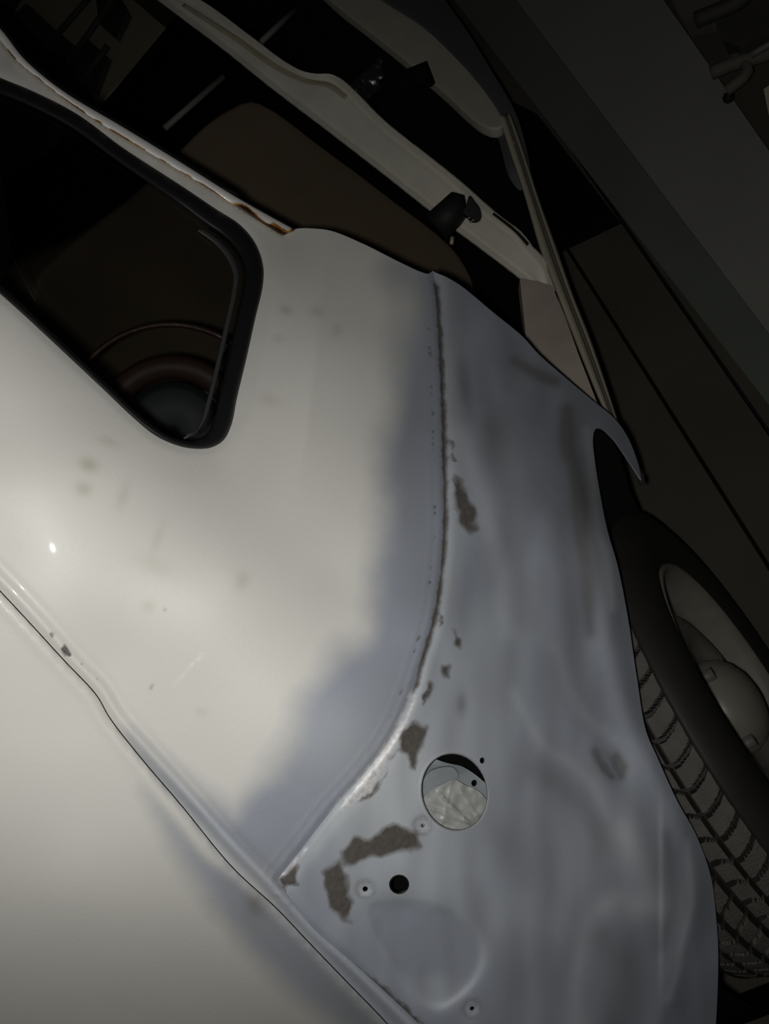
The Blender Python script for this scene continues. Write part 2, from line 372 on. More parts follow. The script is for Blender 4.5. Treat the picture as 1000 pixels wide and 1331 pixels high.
def D(X,Y,kind='body'):
    X=np.asarray(X,float); Y=np.asarray(Y,float); z=S1(X,Y)
    d,s,_=line_dist(X,Y,SEAM); fender=(s<0)        # seam travels down the picture: fender on its left hand (image right)
    z=z+.0028*np.exp(-(d/3.6)**2)*sst(1160,1120,Y)
    if kind=='fender':
        b_,_,_=line_dist(X,Y,BEADR); z=z+.0026*np.exp(-(b_/4.2)**2)
        z=z-.0022*np.exp(-((d-11)/7)**2)*sst(1000,900,Y)
        z=z+.0035*poly_mask(X,Y,TEAR,16)+.003*poly_mask(X,Y,TEAR,45)
        z=z+.0022*poly_mask(X,Y,TEAR,4)
        e,_,p=line_dist(X,Y,LIP); z=z-.0058*np.exp(-(e/17)**2)*sst(0,.1,p)
        z=z+.0025*np.exp(-((e-34)/20)**2)*(X<860)
        z=z+.006*gauss(X,Y,800,995,16,30,-20)*1.0
        z=z-.002*gauss(X,Y,782,985,9,26,-30)
        for (x,y,r) in ((549,1073,9),(475,1156,10),(614,1311,10)): z=z+.0022*gauss(X,Y,x,y,r)
        z=z-.0035*gauss(X,Y,590,1030,64,70)
    if kind=='body':
        z=z-.0007*np.exp(-((d-10)/2.6)**2)-.0007*np.exp(-((d-18)/2.6)**2)+.0006*np.exp(-((d-14)/2.2)**2)
        e,_,_=line_dist(X,Y,BEAD); z=z-.0026*np.exp(-(e/6)**2)
        z=z+.0008*np.exp(-((e-13)/5)**2)
        b_,_,_=line_dist(X,Y,BEADR); z=z+.0026*np.exp(-(b_/4.2)**2)
        c,cs,_=line_dist(X,Y,CREASE); k=np.where(cs<0,c,0); z=z+.034*(1-np.exp(-k/95))*sst(720,500,Y)
        f,fs,_=line_dist(X,Y,FLANGE); k=np.where(fs>0,f,0); z=z+.006*(1-np.exp(-k/14))*sst(640,520,Y)
        g_,gs_,_=line_dist(X,Y,RAILLOW); z=z-.009*(1-np.exp(-g_/28))*(gs_>0)*sst(345,290,X)*sst(320,270,Y)
        w,_,_=line_dist(X,Y,np.vstack([WINr,WINr[:1]])); z=z+.002*np.exp(-(w/5)**2)
    if kind=='hood':
        e,_,_=line_dist(X,Y,GAP); z=z+.0004+.00000055*np.maximum(0,Y-960-.0*X)**2+.0035*np.exp(-(e/3.2)**2)-.0009*np.exp(-((e-12)/7)**2)
    return z
# ---- paint wear, with some highlight and shade painted in
def P2(c,s,x0,y0): return [(x0+s*a,y0+s*b) for a,b in c]
PATCH=[ (P2([(590,50),(635,70),(630,120),(610,180),(602,232),(572,222),(575,170),(530,152),(545,95)],.35,330,920),4),
 (P2([(500,190),(450,290),(370,352),(430,345),(475,262),(520,150)],.35,330,920),3),
 (P2([(330,590),(328,530),(380,478),(430,485),(520,438),(560,445),(605,470),(628,515),(580,535),(500,550),(430,540),(380,582)],.35,330,920),4),
 (P2([(252,605),(300,578),(330,560),(338,640),(362,720),(355,795),(328,782),(285,735),(265,690)],.35,330,920),4),
 (P2([(86,635),(152,578),(148,640),(160,662),(122,662),(112,685)],.35,330,920),2.5),
 (P2([(370,948),(460,1026),(500,1045),(545,1090),(640,1178),(600,1178),(520,1100),(440,1030)],.35,330,920),2.5),
 ([(588,614),(600,622),(610,652),(621,686),(610,693),(600,684),(589,655)],4),
 ([(586,572),(591,576),(590,598),(586,596)],2),
 ([(588,815),(594,826),(604,830),(601,846),(592,834)],3),
 ([(577,866),(585,868),(585,884),(576,883)],3), ([(558,884),(566,888),(560,904),(552,918),(549,908)],3),
 ([(573,796),(577,798),(574,812),(570,812)],2),
 ([(559,800),(561,808),(556,838),(552,860),(545,886),(536,900),(533,896),(541,868),(550,838)],1.6)]
def attrs(kind):
    def f(X,Y):
        n=np.array([noise.noise(Vector((x/55,y/55,1.3))) for x,y in zip(X,Y)]); n2=np.array([noise.noise(Vector((x/14,y/14,7.3))) for x,y in zip(X,Y)])
        pr=np.zeros(len(X)); bare=np.zeros(len(X)); shiny=np.zeros(len(X)); haze=np.zeros(len(X)); dark=np.zeros(len(X)); dirt=np.zeros(len(X))
        x=X+n*14+n2*3; y=Y+n*10
        d,s,par=line_dist(X,Y,SEAM)
        if kind=='fender':
            pr[:]=1
            haze=.75*gauss(X,Y,500,1040,90,110)+.5*np.exp(-((d-13)/9)**2)+.35*gauss(X,Y,620,900,70,120)+.3*gauss(X,Y,560,1120,110,70)  # overspray, plus the brighter area near the flash painted pale
            haze+=.45*gauss(X,Y,828,1178,30,18,-25)+.25*gauss(X,Y,800,1100,60,60)+.35*gauss(X,Y,768,620,14,70)+.3*gauss(X,Y,786,740,10,60)
            haze-=.5*poly_mask(X,Y,TEAR,8)*gauss(X,Y,545,1205,60,60)
            haze+=.45*poly_mask(X,Y,TEAR,30)*gauss(X,Y,560,1290,45,30)  # teardrop: shaded hollow and lower highlight painted into the tone
            e,_,_=line_dist(X,Y,np.vstack([TEAR,TEAR[:1]])); haze+=.25*np.exp(-(e/6)**2)
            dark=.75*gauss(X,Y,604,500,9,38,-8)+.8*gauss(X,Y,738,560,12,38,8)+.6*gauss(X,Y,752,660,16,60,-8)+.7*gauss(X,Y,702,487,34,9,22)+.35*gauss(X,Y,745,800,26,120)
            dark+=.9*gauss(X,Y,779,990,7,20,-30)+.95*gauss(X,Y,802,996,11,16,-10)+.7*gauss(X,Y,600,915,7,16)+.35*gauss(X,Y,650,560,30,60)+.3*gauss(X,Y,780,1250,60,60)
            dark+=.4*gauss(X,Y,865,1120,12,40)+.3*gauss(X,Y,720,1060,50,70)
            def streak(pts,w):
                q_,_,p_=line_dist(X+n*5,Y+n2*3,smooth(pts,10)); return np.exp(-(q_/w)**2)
            dark+=.75*streak([(738,535),(744,600),(752,660),(762,740),(768,820)],9)+.7*streak([(672,468),(695,485),(722,496)],7)  # shade of the flare valley painted as a dark band, with sanding marks
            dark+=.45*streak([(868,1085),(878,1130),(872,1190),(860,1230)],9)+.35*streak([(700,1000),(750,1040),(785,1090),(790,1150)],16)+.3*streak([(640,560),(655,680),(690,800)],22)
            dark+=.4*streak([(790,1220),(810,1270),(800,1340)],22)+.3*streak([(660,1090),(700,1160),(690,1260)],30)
            haze+=.5*streak([(764,560),(768,630),(786,720),(796,790)],6)+.45*streak([(896,1095),(899,1150),(890,1220),(868,1300)],5)  # highlights along the flare and arch lip painted as pale streaks
            haze+=.4*streak([(810,1080),(838,1130),(850,1180)],16)+.38*streak([(752,1331),(750,1260),(768,1200),(800,1165)],14)
            haze+=.3*streak([(665,900),(700,960),(760,1010),(790,1060)],9)+.25*streak([(720,840),(760,930),(800,960)],9)+.3*streak([(600,560),(640,700),(660,820)],14)
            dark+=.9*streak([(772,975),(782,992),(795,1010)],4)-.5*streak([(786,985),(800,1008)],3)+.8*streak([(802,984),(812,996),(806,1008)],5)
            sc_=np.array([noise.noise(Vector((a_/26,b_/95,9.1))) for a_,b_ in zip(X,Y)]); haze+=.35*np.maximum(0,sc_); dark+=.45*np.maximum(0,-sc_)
            for p,q in PATCH: bare=np.maximum(bare,poly_mask(x-n*11+n2*4,y-n*8+n*2,p,q*2.1))
            bare=np.maximum(bare,.95*np.exp(-(d/4.2)**2)*sst(930,860,Y)*sst(355,375,Y))
            st=P2([(582,0),(560,40),(500,130),(400,265),(316,386),(345,372),(400,330),(440,315),(462,250),(500,185),(545,90),(592,0),(600,-70)],.35,330,920)
            shiny=poly_mask(X,Y,st,2)
            L2=[(358,1142),(372,1132),(398,1102)]; e,_,_=line_dist(X,Y,L2); shiny=np.maximum(shiny,.8*np.exp(-(e/2)**2))
            for (cx_,cy_) in ((549,1073),(475,1156),(614,1311)):
                r=np.hypot(X-cx_,Y-cy_); haze+=.5*np.exp(-((r-7)/3)**2); dark+=.5*np.exp(-((r-11)/3)**2)
        elif kind=='body':
            poly=[(520,338),(500,345),(520,400),(512,470),(500,560),(492,680),(490,770),(478,822),(445,845),(400,905),(385,955),(340,1010),(300,1052),(262,1032),(210,992),(175,965),(160,980),(330,1160),(560,1440),(700,1440),(620,900),(620,600),(600,330)]
            pr=poly_mask(x,y,poly,34)
            pr*=1-.55*gauss(X,Y,530,400,22,60)
            dark=.25*gauss(X,Y,530,600,25,160)
            haze=.35*gauss(X,Y,430,960,60,60)
            q_,_,_=line_dist(X,Y,[(226,890),(246,868),(264,851)]); shiny_s=.5*np.exp(-(q_/1.8)**2)
            bare=np.exp(-(d/3.0)**2)*sst(910,850,Y)*sst(358,376,Y)
            bare=np.maximum(bare,.55*np.exp(-((d-14)/1.5)**2)*(n2>.12)*sst(1000,880,Y))
            bare=np.maximum(bare,.7*np.exp(-((d-22)/2.2)**2)*((n2>.28))*sst(960,900,Y)*sst(720,760,Y))
            shiny=np.maximum(shiny_s,.75*np.exp(-(d/2)**2)*sst(890,905,Y)*sst(1062,1040,Y))
            e,_,_=line_dist(X,Y,BEAD); haze+=.35*np.exp(-((e)/5)**2); dark+=.35*np.exp(-((e-12)/5)**2)
            bare=np.maximum(bare,.9*(np.exp(-((e+0)/4)**2))*((n2>.42))*sst(1000,960,Y))
            for (a,b,r,q,w) in ((115,604,13,9,.55),(109,636,11,9,.45),(160,645,8,20,.25),(205,700,6,22,.2),(372,403,9,6,.45),(412,405,8,7,.35),(438,430,7,8,.3),(350,520,14,8,.22),(362,440,8,5,.25),(140,574,14,6,.3),(193,788,9,9,.25),(315,755,9,12,.3),(262,925,8,6,.2),(200,735,25,12,.18)):
                dirt+=w*gauss(X,Y,a,b,r,q,20)
            dirt+=.9*gauss(X,Y,197,893,1.6,5,15)+.7*gauss(X,Y,214,793,1.6)
            rr,_,_=line_dist(X,Y,RAILLOW); dirt+=.8*np.exp(-(rr/2.5)**2)
            e2,_,_=line_dist(X,Y,CREASE); dirt+=.0*e2
        else:
            poly=[(205,1010),(240,1060),(300,1120),(345,1160),(400,1215),(470,1290),(520,1345),(600,1440),(520,1440),(430,1330),(360,1270),(300,1210),(245,1130),(205,1060),(190,1020)]
            pr=.85*poly_mask(x,y,poly,26)
            e,_,_=line_dist(X,Y,GAP); pr*=1-.95*np.exp(-((e-14)/9)**2)*sst(1150,1105,Y)
            dirt=.5*gauss(X,Y,333,1175,14,16); dark=.9*gauss(X,Y,333,1175,14,18)
            pr=np.maximum(pr,.8*gauss(X,Y,333,1175,14,18))
        return {'paint':np.stack([np.clip(pr,0,1),np.clip(bare,0,1),np.clip(shiny,0,1)],1),'tone':np.stack([np.clip(haze,0,1),np.clip(dark,0,1),np.clip(dirt,0,1)],1)}
    return f
RAILTOP=[(-130,-75),(-60,-15),(0,36),(32,76),(80,116),(160,164),(232,208),(312,258),(384,298)]
RAILLOW=[(-130,-55),(-60,5),(0,53),(16,74),(52,104),(96,138),(148,172),(192,198),(256,236),(312,272),(366,306)]
mid=[((a[0]+b[0])/2,(a[1]+b[1])/2) for a,b in zip(RAILTOP,RAILLOW)][:-1]
def rev(a): return [tuple(p) for p in a[::-1]]
body_outer=[tuple(p) for p in smooth(mid,5)]+[tuple(p) for p in smooth([(340,284),(372,300),(388,297),(405,297),(430,300),(470,316),(520,341),(546,353),(557,356),(562,353)],4)]+[tuple(p) for p in SEAM[1:]]+[tuple(p) for p in BEADR[1:]]+rev(GAP)
def dedupe(P,e=1.2):
    out=[P[0]]
    for p in P[1:]:
        if math.hypot(p[0]-out[-1][0],p[1]-out[-1][1])>e: out.append(p)
    if math.hypot(out[0][0]-out[-1][0],out[0][1]-out[-1][1])<e: out.pop()
    return out
body=slab('body_panel',dedupe(body_outer),lambda X,Y:D(X,Y,'body'),PAINT,holes=[WINr],attrs=attrs('body'),step=4.5,thick=.0015,resample=False); part(body)
# hood
hood_outer=[tuple(p) for p in (np.array(GAP)+np.array([-1.1,1.1]))]+[(500,1450),(-160,1450),(-160,1000)]
hood=slab('hood',smooth(dedupe(hood_outer),8,True,False),lambda X,Y:D(X,Y,'hood'),PAINT,attrs=attrs('hood'),step=6,thick=.002,resample=False); part(hood)
# fender
HOLE=ellipse(591,1029.5,44,52,-14,48); BOLT=ellipse(519,1149.5,13,12.5,0,24)
fh=[HOLE,BOLT,ellipse(627.5,988.5,3.8,4.2,0,12),ellipse(475,1155.5,3.6,3.6,0,12),ellipse(614,1311,3,3,0,12),ellipse(550,1073,2.6,2.6,0,12)]
edge=smooth([(834,624),(829,600),(816,568),(800,545),(770,520),(740,495),(700,460),(680,438),(640,405),(600,372),(580,360),(568,355),(562,352)],4)
arch=smooth([(700,1450),(922,1450),(931,1331),(934,1240),(931,1190),(924,1138),(905,1085),(880,1040),(855,985),(840,950),(828,880),(816,800),(803,735),(790,690),(780,640),(773,595),(771,570),(774,558),(782,557),(797,570),(815,595),(834,624)],5)
fo=[tuple(p) for p in SEAM]+[tuple(p) for p in BEADR[1:]]+[tuple(p) for p in arch]+[tuple(p) for p in edge[1:]]
fender=slab('front_fender',dedupe(fo),lambda X,Y:D(X,Y,'fender'),PAINT,holes=fh,attrs=attrs('fender'),step=4.5,thick=.0015,resample=False); part(fender)
# turned-in flange round the lamp hole, and the pan behind it
def ring_wall(name,loop,d0,d1,m,parent,shrink=1.0):
    n=len(loop); L=np.array(loop); c=L.mean(0); V=[];F=[]
    for k,(t) in enumerate((0,.35,1)):
        q=c+(L-c)*(1+(shrink-1)*t); z=D(q[:,0],q[:,1],'fender')+d0+(d1-d0)*t
        V+=[tuple(v) for v in W(q[:,0],q[:,1],z)]
    for k in range(2):
        for i in range(n): F.append((k*n+i,k*n+(i+1)%n,(k+1)*n+(i+1)%n,(k+1)*n+i))
    me=bpy.data.meshes.new(name); me.from_pydata(V,[],F); me.shade_smooth(); o=link(name,me,m,parent); s_=o.modifiers.new('t','SOLIDIFY'); s_.thickness=.001; return o
LP=mat('primer_flange',(.40,.42,.45),.5,noise_amt=.1); PAN=mat('blue_grey_inner_panel',(.30,.335,.36),.55,noise_amt=.3,noise_scale=35,bump=.3,bump_scale=80)
put(ring_wall('lamp_hole_flange',ellipse(591,1029.5,44.6,52.6,-14,48),-.0012,.008,LP,None,.97),fender)
put(ring_wall('hole_flange',ellipse(519,1149.5,13.2,12.8,0,24),-.0004,.008,BLACK,None,.95),fender)
pan=slab('inner_panel',[(520,975),(560,985),(582,992),(592,994),(600,996),(622,1010),(650,1040),(665,1100),(600,1130),(520,1110)],lambda X,Y:S1(X,Y)+.034+.01*sst(1010,990,Y),PAN,holes=[ellipse(617,1018,4.3,4.6,0,14)],step=5,thick=.0015); part(pan)
part(slab('inner_brace',[(548,1022),(562,1002),(590,998),(597,1012),(575,1018),(560,1030),(548,1042)],lambda X,Y:S1(X,Y)+.026,PAN,step=3,thick=.003,bevel=.001))
# crumpled plastic stuffed in the hole
def crump(X,Y):
    z=S1(X,Y)+.017+.00006*np.abs(X-590)
    for (a,b,w,h) in (((545,1045),(625,1075),2.2,.002),((570,1030),(618,1078),2.0,.0026),((560,1040),(612,1060),1.8,.0016),((600,1030),(622,1062),1.8,.0014),((548,1058),(600,1080),2.2,-.0014),((588,1015),(575,1070),2.,.0012)):
        e,_,_=line_dist(X,Y,[a,b]); z=z-h*np.exp(-(e/w)**2)
    z=z+.004*np.array([noise.noise(Vector((x/9,y/9,2)))*.35+abs(noise.noise(Vector((x/20,y/20,5)))) for x,y in zip(X,Y)])
    return z
pl=slab('plastic_sheet',[(546,1050),(552,1036),(566,1024),(580,1018),(590,1013),(604,1020),(622,1028),(634,1042),(640,1060),(634,1082),(600,1092),(566,1084),(548,1066)],crump,PLASTIC,step=2.2,thick=.0006)
tag(pl,'crumpled pale plastic sheet stuffed into the round hole in the grey fender','plastic sheet')
# ---- drip rail
def rustv(px,py,u,t):
    nn_=noise.noise(Vector((px/16,py/16,3))); lowedge=sst(.62,1.0,u)
    v=lowedge*(.75+1.1*nn_)*(1 if px>0 else .6)
    v+=1.15*math.exp(-((px-322)/13)**2-((u-.7)/.34)**2)+.9*math.exp(-((px-366)/17)**2-((u-.75)/.38)**2)+.85*math.exp(-((px-382)/5)**2)
    v+=.35*math.exp(-((px-345)/16)**2)*lowedge
    return float(np.clip(v,0,1.2))
rail=ribbon('drip_rail',RAILTOP,RAILLOW,lambda X,Y:S1(X,Y)-.003,RAIL,attr=rustv,bulge=.006,flat=.35); part(rail)
# inner return of the pillar behind the rail
part(ribbon('pillar_return',[(a[0]+3,a[1]-3) for a in RAILTOP[:-1]],mid,lambda X,Y:S1(X,Y)+.012,BLACK,bulge=.002))
# ---- glass and rubber
def inset(poly, fn):
    P=np.array(poly); n=len(P); out=[]
    for i in range(n):
        t=P[(i+2)%n]-P[i-2]; t/=np.linalg.norm(t); nr=np.array([-t[1],t[0]])
        out.append(P[i]+nr*fn(P[i],t))
    return np.array(out)
def wid(p,t):   # wide on the lower right side, narrow along the lower left edge
    side=sst(-.2,.7,t[1]); a=24*side+20*(1-side)*(t[0]>-.3)
    if t[1]<-.2 and t[0]<0: a=7
    if t[0]<-.3 and t[1]>-.4: a=max(a,9)
    return a
W1=[(-150,45),(-60,72),(0,100),(40,117),(100,148),(160,192),(240,244),(280,271),(312,292),(332,316),(342,344),(342,370),(332,414),(320,468),(308,518),(301,552),(291,572),(274,582),(248,583),(224,577),(200,565),(172,542),(132,504),(100,474),(40,418),(0,382),(-60,330),(-150,250)]
W2=[(-138,62),(-64,90),(-5,120),(34,136),(92,166),(150,208),(228,262),(266,290),(292,308),(310,328),(318,350),(317,372),(308,414),(296,468),(284,518),(277,546),(270,562),(258,570),(244,573),(226,569),(204,557),(177,535),(138,498),(106,468),(46,411),(6,374),(-54,322),(-138,246)]
gas=ribbon('windshield_gasket',W1+[W1[0]],W2+[W2[0]],lambda X,Y:S1(X,Y)+.004,RUBBER,bulge=.008); part(gas)
W3=[(264,296),(288,314),(304,334),(311,354),(309,376),(300,418),(288,470),(276,520),(268,546),(258,560),(246,565)]
W4=[(p[0]-8,p[1]+4) for p in W3]
put(ribbon('gasket_lip',W3,W4,lambda X,Y:S1(X,Y)+.005,RUBBER2,bulge=.004),gas)
part(slab('windshield',W2,lambda X,Y:S1(X,Y)+.007,GLASS,step=14,thick=0))
# ---- inside the car
part(tube('wiper_scratch',[W(10,430-0,.0) for _ in ()] or [tuple(W(14,330,1.0)),tuple(W(46,392,.99))],.0006,RUBBER2))
zin=plane_fn([(50,385,1.35),(330,130,1.76),(600,330,1.80),(120,470,1.48),(300,640,1.55),(350,350,1.67)])
def seatz(X,Y):
    z=zin(X,Y); return z-.02*np.exp(-(line_dist(X,Y,[(130,300),(330,480)])[0]/60)**2)
seat=slab('seat',[(48,392),(52,362),(72,338),(130,288),(180,248),(225,205),(268,162),(300,140),(326,130),(352,140),(420,190),(500,250),(600,335),(620,400),(560,520),(420,640),(300,660),(150,500)],seatz,CLOTH,step=14,thick=.10,bevel=.03); part(seat)
cf=[on_floor(*p,.17) for p in ((212,-60),(230,20),(128,142),(60,200),(-60,260),(-200,600),(300,900),(640,500),(700,400),(650,170),(430,-40))]
part(prism('car_floor',[p[:2] for p in cf],.15,.17,CARPET))
sw=W(226,562,1.13); fwd=np.array([sw[0],sw[1],sw[2]-H]); fwd/=np.linalg.norm(fwd); e1_=w3([1,0,0]); e1_=e1_-fwd*e1_.dot(fwd); e1_/=np.linalg.norm(e1_); e2_=np.cross(fwd,e1_)
def circ(r,off=0,a0=0,a1=2*math.pi,n=64): return [sw+fwd*off+e1_*r*math.cos(t)+e2_*r*math.sin(t) for t in np.linspace(a0,a1,n,endpoint=False)]
stw=tube('steering_wheel',circ(.121),.0035,RED,closed=True); part(stw)
def annulus(name,r0,r1,o0,o1,m,n=64,k=6):
    V=[];F=[]
    for j in range(k+1):
        t=j/k; V+=[tuple(p) for p in circ(r0+(r1-r0)*t,o0+(o1-o0)*t-.006*math.sin(math.pi*t),n=n)]
    for j in range(k):
        for i in range(n): F.append((j*n+i,j*n+(i+1)%n,(j+1)*n+(i+1)%n,(j+1)*n+i))
    me=bpy.data.meshes.new(name); me.from_pydata(V,[],F); me.shade_smooth(); o=link(name,me,m); s_=o.modifiers.new('t','SOLIDIFY'); s_.thickness=.002; return o
put(annulus('steering_wheel_spokes',.060,.088,.006,.004,RED),stw)
put(annulus('steering_wheel_hub',.0,.058,.012,.012,DASH),stw)
part(slab('dashboard',[(130,545),(170,520),(215,512),(262,506),(300,440),(330,400),(350,420),(330,520),(300,640),(200,640),(140,590)],lambda X,Y:S1(X,Y)*0+1.16+.0001*(X-220),DASH,step=12,thick=.03,bevel=.008))
for (a,b,c,d) in ((196,548,226,562),(232,548,250,568)):
    part(tube('dash_trim',[tuple(W(a,b,1.15)),tuple(W((a+c)/2+6,(b+d)/2-7,1.148)),tuple(W(c,d,1.15))],.0012,GREY))
for a,b,z0 in (((214,167),(290,100),1.75),((339,55),(384,12),1.85)):
    part(tube('chrome_rod',[tuple(W(*a,z0)),tuple(W(*b,z0+.05))],.0055,GREY))
# ---- door sill
sz=plane_fn([(206,0,1.95),(300,60,1.86),(470,190,1.70),(600,300,1.57),(700,375,1.46),(430,96,1.76),(650,280,1.53),(100,-80,2.1)])
stop=smooth([(90,-110),(200,-28),(262,1),(320,43),(368,79),(392,92),(412,96),(428,96),(442,102),(460,118),(500,158),(550,198),(595,234),(647,280),(675,301),(690,320),(712,345),(722,376)],5)
slow=smooth([(700,380),(690,372),(675,360),(625,322),(562,275),(500,226),(425,168),(350,111),(290,63),(206,0),(60,-110)],5)
def sillz(X,Y):
    a,_,_=line_dist(X,Y,slow); b,_,_=line_dist(X,Y,stop)
    return sz(X,Y)-.003*np.exp(-(a/4)**2)+.006*np.exp(-((a-8)/3.5)**2)-.004*np.exp(-(b/4)**2)+.006*np.exp(-((b-9)/4.5)**2)
SILL=mat('sill_cream_paint',(.70,.68,.585),.5,noise_amt=.15,noise_scale=14,bump=.15,bump_scale=60)
def stain(m):
    nt=m.node_tree; return m
sill=slab('door_sill',dedupe([tuple(p) for p in stop]+[tuple(p) for p in slow]),sillz,SILL,step=3,thick=.004,resample=False); part(sill)
STAIN=mat('old_brown_sealant',(.46,.41,.29),.7,noise_amt=.3,noise_scale=30)
put(ribbon('sealant_bead',[(240,4),(310,48),(365,86),(400,102),(430,108),(452,124)],[(236,8),(306,54),(362,93),(400,109),(428,115),(448,130)],lambda X,Y:sillz(X,Y)-.001,STAIN,bulge=.003),sill)
put(ribbon('sill_trim',[(642,276),(672,299),(688,316)],[(640,279),(670,303),(685,320)],lambda X,Y:sillz(X,Y)-.003,BLACK,bulge=.004),sill)
jz=plane_fn([(680,370,1.42),(720,375,1.42),(682,436,1.36),(775,515,1.27),(745,440,1.34)])
part(slab('door_jamb',[(676,362),(700,366),(718,372),(735,412),(752,460),(775,520),(790,545),(760,530),(720,500),(684,440),(680,400)],jz,PINK,step=6,thick=.02,curve=False))
bz=plane_fn([(645,165,1.62),(672,165,1.62),(702,325,1.48),(751,400,1.41),(775,515,1.31),(802,548,1.28)])
BL=[(648,150),(660,190),(680,250),(702,325),(716,362),(742,430),(775,512),(790,545)]; BR=[(664,148),(680,192),(700,255),(725,325),(745,382),(768,440),(792,510),(804,548)]
BM=[(a[0]*.45+b[0]*.55,a[1]*.45+b[1]*.55) for a,b in zip(BL,BR)]; BM2=[(a[0]*.3+b[0]*.7,a[1]*.3+b[1]*.7) for a,b in zip(BL,BR)]
# open door: bare frame strip, rounded lower corner, outer skin and hinge-side channel
door=part(slab('door',[(380,-55),(432,2),(480,40),(540,88),(580,122),(608,148),(628,163),(645,167),(656,160),(650,146),(620,104),(585,66),(550,34),(497,0),(420,-60)],plane_fn([(430,0,1.84),(540,80,1.73),(640,150,1.63),(495,0,1.82)]),mat('dull_cream_door_edge',(.36,.345,.285),.6,noise_amt=.15,noise_scale=20),step=8,thick=.02,bevel=.004))
put(ribbon('door_channel',BL,BM,bz,mat('channel_cream',(.40,.37,.29),.55,noise_amt=.15,noise_scale=20),bulge=.010),door)
put(ribbon('door_channel_lip',BM2,BR,lambda X,Y:bz(X,Y)-.002,mat('channel_lip',(.36,.33,.26),.55,noise_amt=.15,noise_scale=20),bulge=.012),door)
put(ribbon('door_channel_groove',BM,BM2,lambda X,Y:bz(X,Y)+.006,mat('groove_grey',(.13,.12,.10),.7),bulge=.0),door)
put(slab('door_skin',[(420,-60),(497,0),(550,34),(585,66),(620,104),(650,146),(660,165),(676,215),(690,230),(682,180),(668,140),(640,92),(608,40),(580,0),(540,-60)],plane_fn([(500,0,1.86),(580,0,1.92),(650,150,1.66),(680,190,1.64),(690,230,1.6)]),SKIN,step=8,thick=.03,bevel=.01),door)
# dark inner door cavity + trim bits
put(slab('door_cavity',[(300,-60),(380,-55),(480,40),(580,122),(645,167),(705,330),(650,280),(560,205),(470,120),(400,90),(262,-20)],lambda X,Y:1.95+0*X-.0006*(X-300),CARPET,step=14,thick=.01,curve=False),door)
# wrinkled plastic film
def filmz(X,Y):
    return 1.83+.016*np.array([abs(noise.noise(Vector(((x-y)/12,(x+y)/34,4)))) for x,y in zip(X,Y)])
put(slab('wrinkled_film',[(440,128),(462,104),(486,82),(504,64),(512,70),(520,84),(505,104),(484,124),(462,142)],filmz,FILM,step=3,thick=.001),door)
put(tube('black_strap',[tuple(W(500,128,1.66)),tuple(W(530,105,1.655)),tuple(W(552,96,1.65)),tuple(W(562,110,1.65))],[.012,.018,.02,.006],CARPET),door)
# catch bracket over the sill
lt=tube('latch_bracket',[tuple(W(566,296,1.50)),tuple(W(585,278,1.50)),tuple(W(597,265,1.50)),tuple(W(604,264,1.50))],[.024,.023,.021,.012],BLACK,seg=16); part(lt)
put(slab('latch_fin',[(610,254),(617,262),(624,272),(625,284),(617,287),(608,281),(601,274),(606,268)],1.48,BLACK,step=3,thick=.012,bevel=.002),lt)
CHR=mat('worn_chrome',(.5,.5,.5),.3,metal=.9)
for (x_,y_) in ((609,282),(611,287),(614,285)):
    put(tube('latch_screw',[tuple(W(x_,y_,1.472)),tuple(W(x_+1.5,y_+1.5,1.468))],.0016,CHR,seg=8),lt)
part(tube('wire_end',[tuple(W(588,308,1.5)),tuple(W(587,318,1.5))],.003,mat('brass_end',(.4,.36,.22),.5,metal=.3)))
# ---- wheel
Cw=np.array(hub)
def lathe(name, prof, m, n=96, ctr=Cw):          # prof: (x outward, radius), axis = world X
    V=[];F=[];k=len(prof)
    for i in range(n):
        a=2*math.pi*i/n; V+=[(ctr[0]+x,ctr[1]+KS*r*math.cos(a),ctr[2]+KS*r*math.sin(a)) for x,r in prof]
    for i in range(n):
        j=(i+1)%n; F+=[(i*k+q,i*k+q+1,j*k+q+1,j*k+q) for q in range(k-1)]
    me=bpy.data.meshes.new(name); me.from_pydata(V,[],F); me.shade_smooth(); bm=bmesh.new(); bm.from_mesh(me); bmesh.ops.remove_doubles(bm,verts=bm.verts,dist=1e-5); bmesh.ops.recalc_face_normals(bm,faces=bm.faces); bm.to_mesh(me); bm.free()
    return link(name,me,m)
RT=.2935; xo=.03; WT=.150; KS=1.087
wheel=bpy.data.objects.new('wheel',None); C.objects.link(wheel); wheel.location=Vector(Cw); part(wheel)
bpy.context.view_layer.update()
side=lathe('tyre_sidewall',[(xo-.012,.168),(xo+.004,.172),(xo+.012,.185),(xo+.018,.205),(xo+.017,.228),(xo+.010,.248),(xo-.004,.2615),(xo-.010,.262),(xo-.012,.255),(xo-WT+.012,.255),(xo-WT+.004,.2615),(xo-WT-.010,.245),(xo-WT-.018,.21),(xo-WT-.004,.172),(xo-WT+.012,.168)],SIDE)
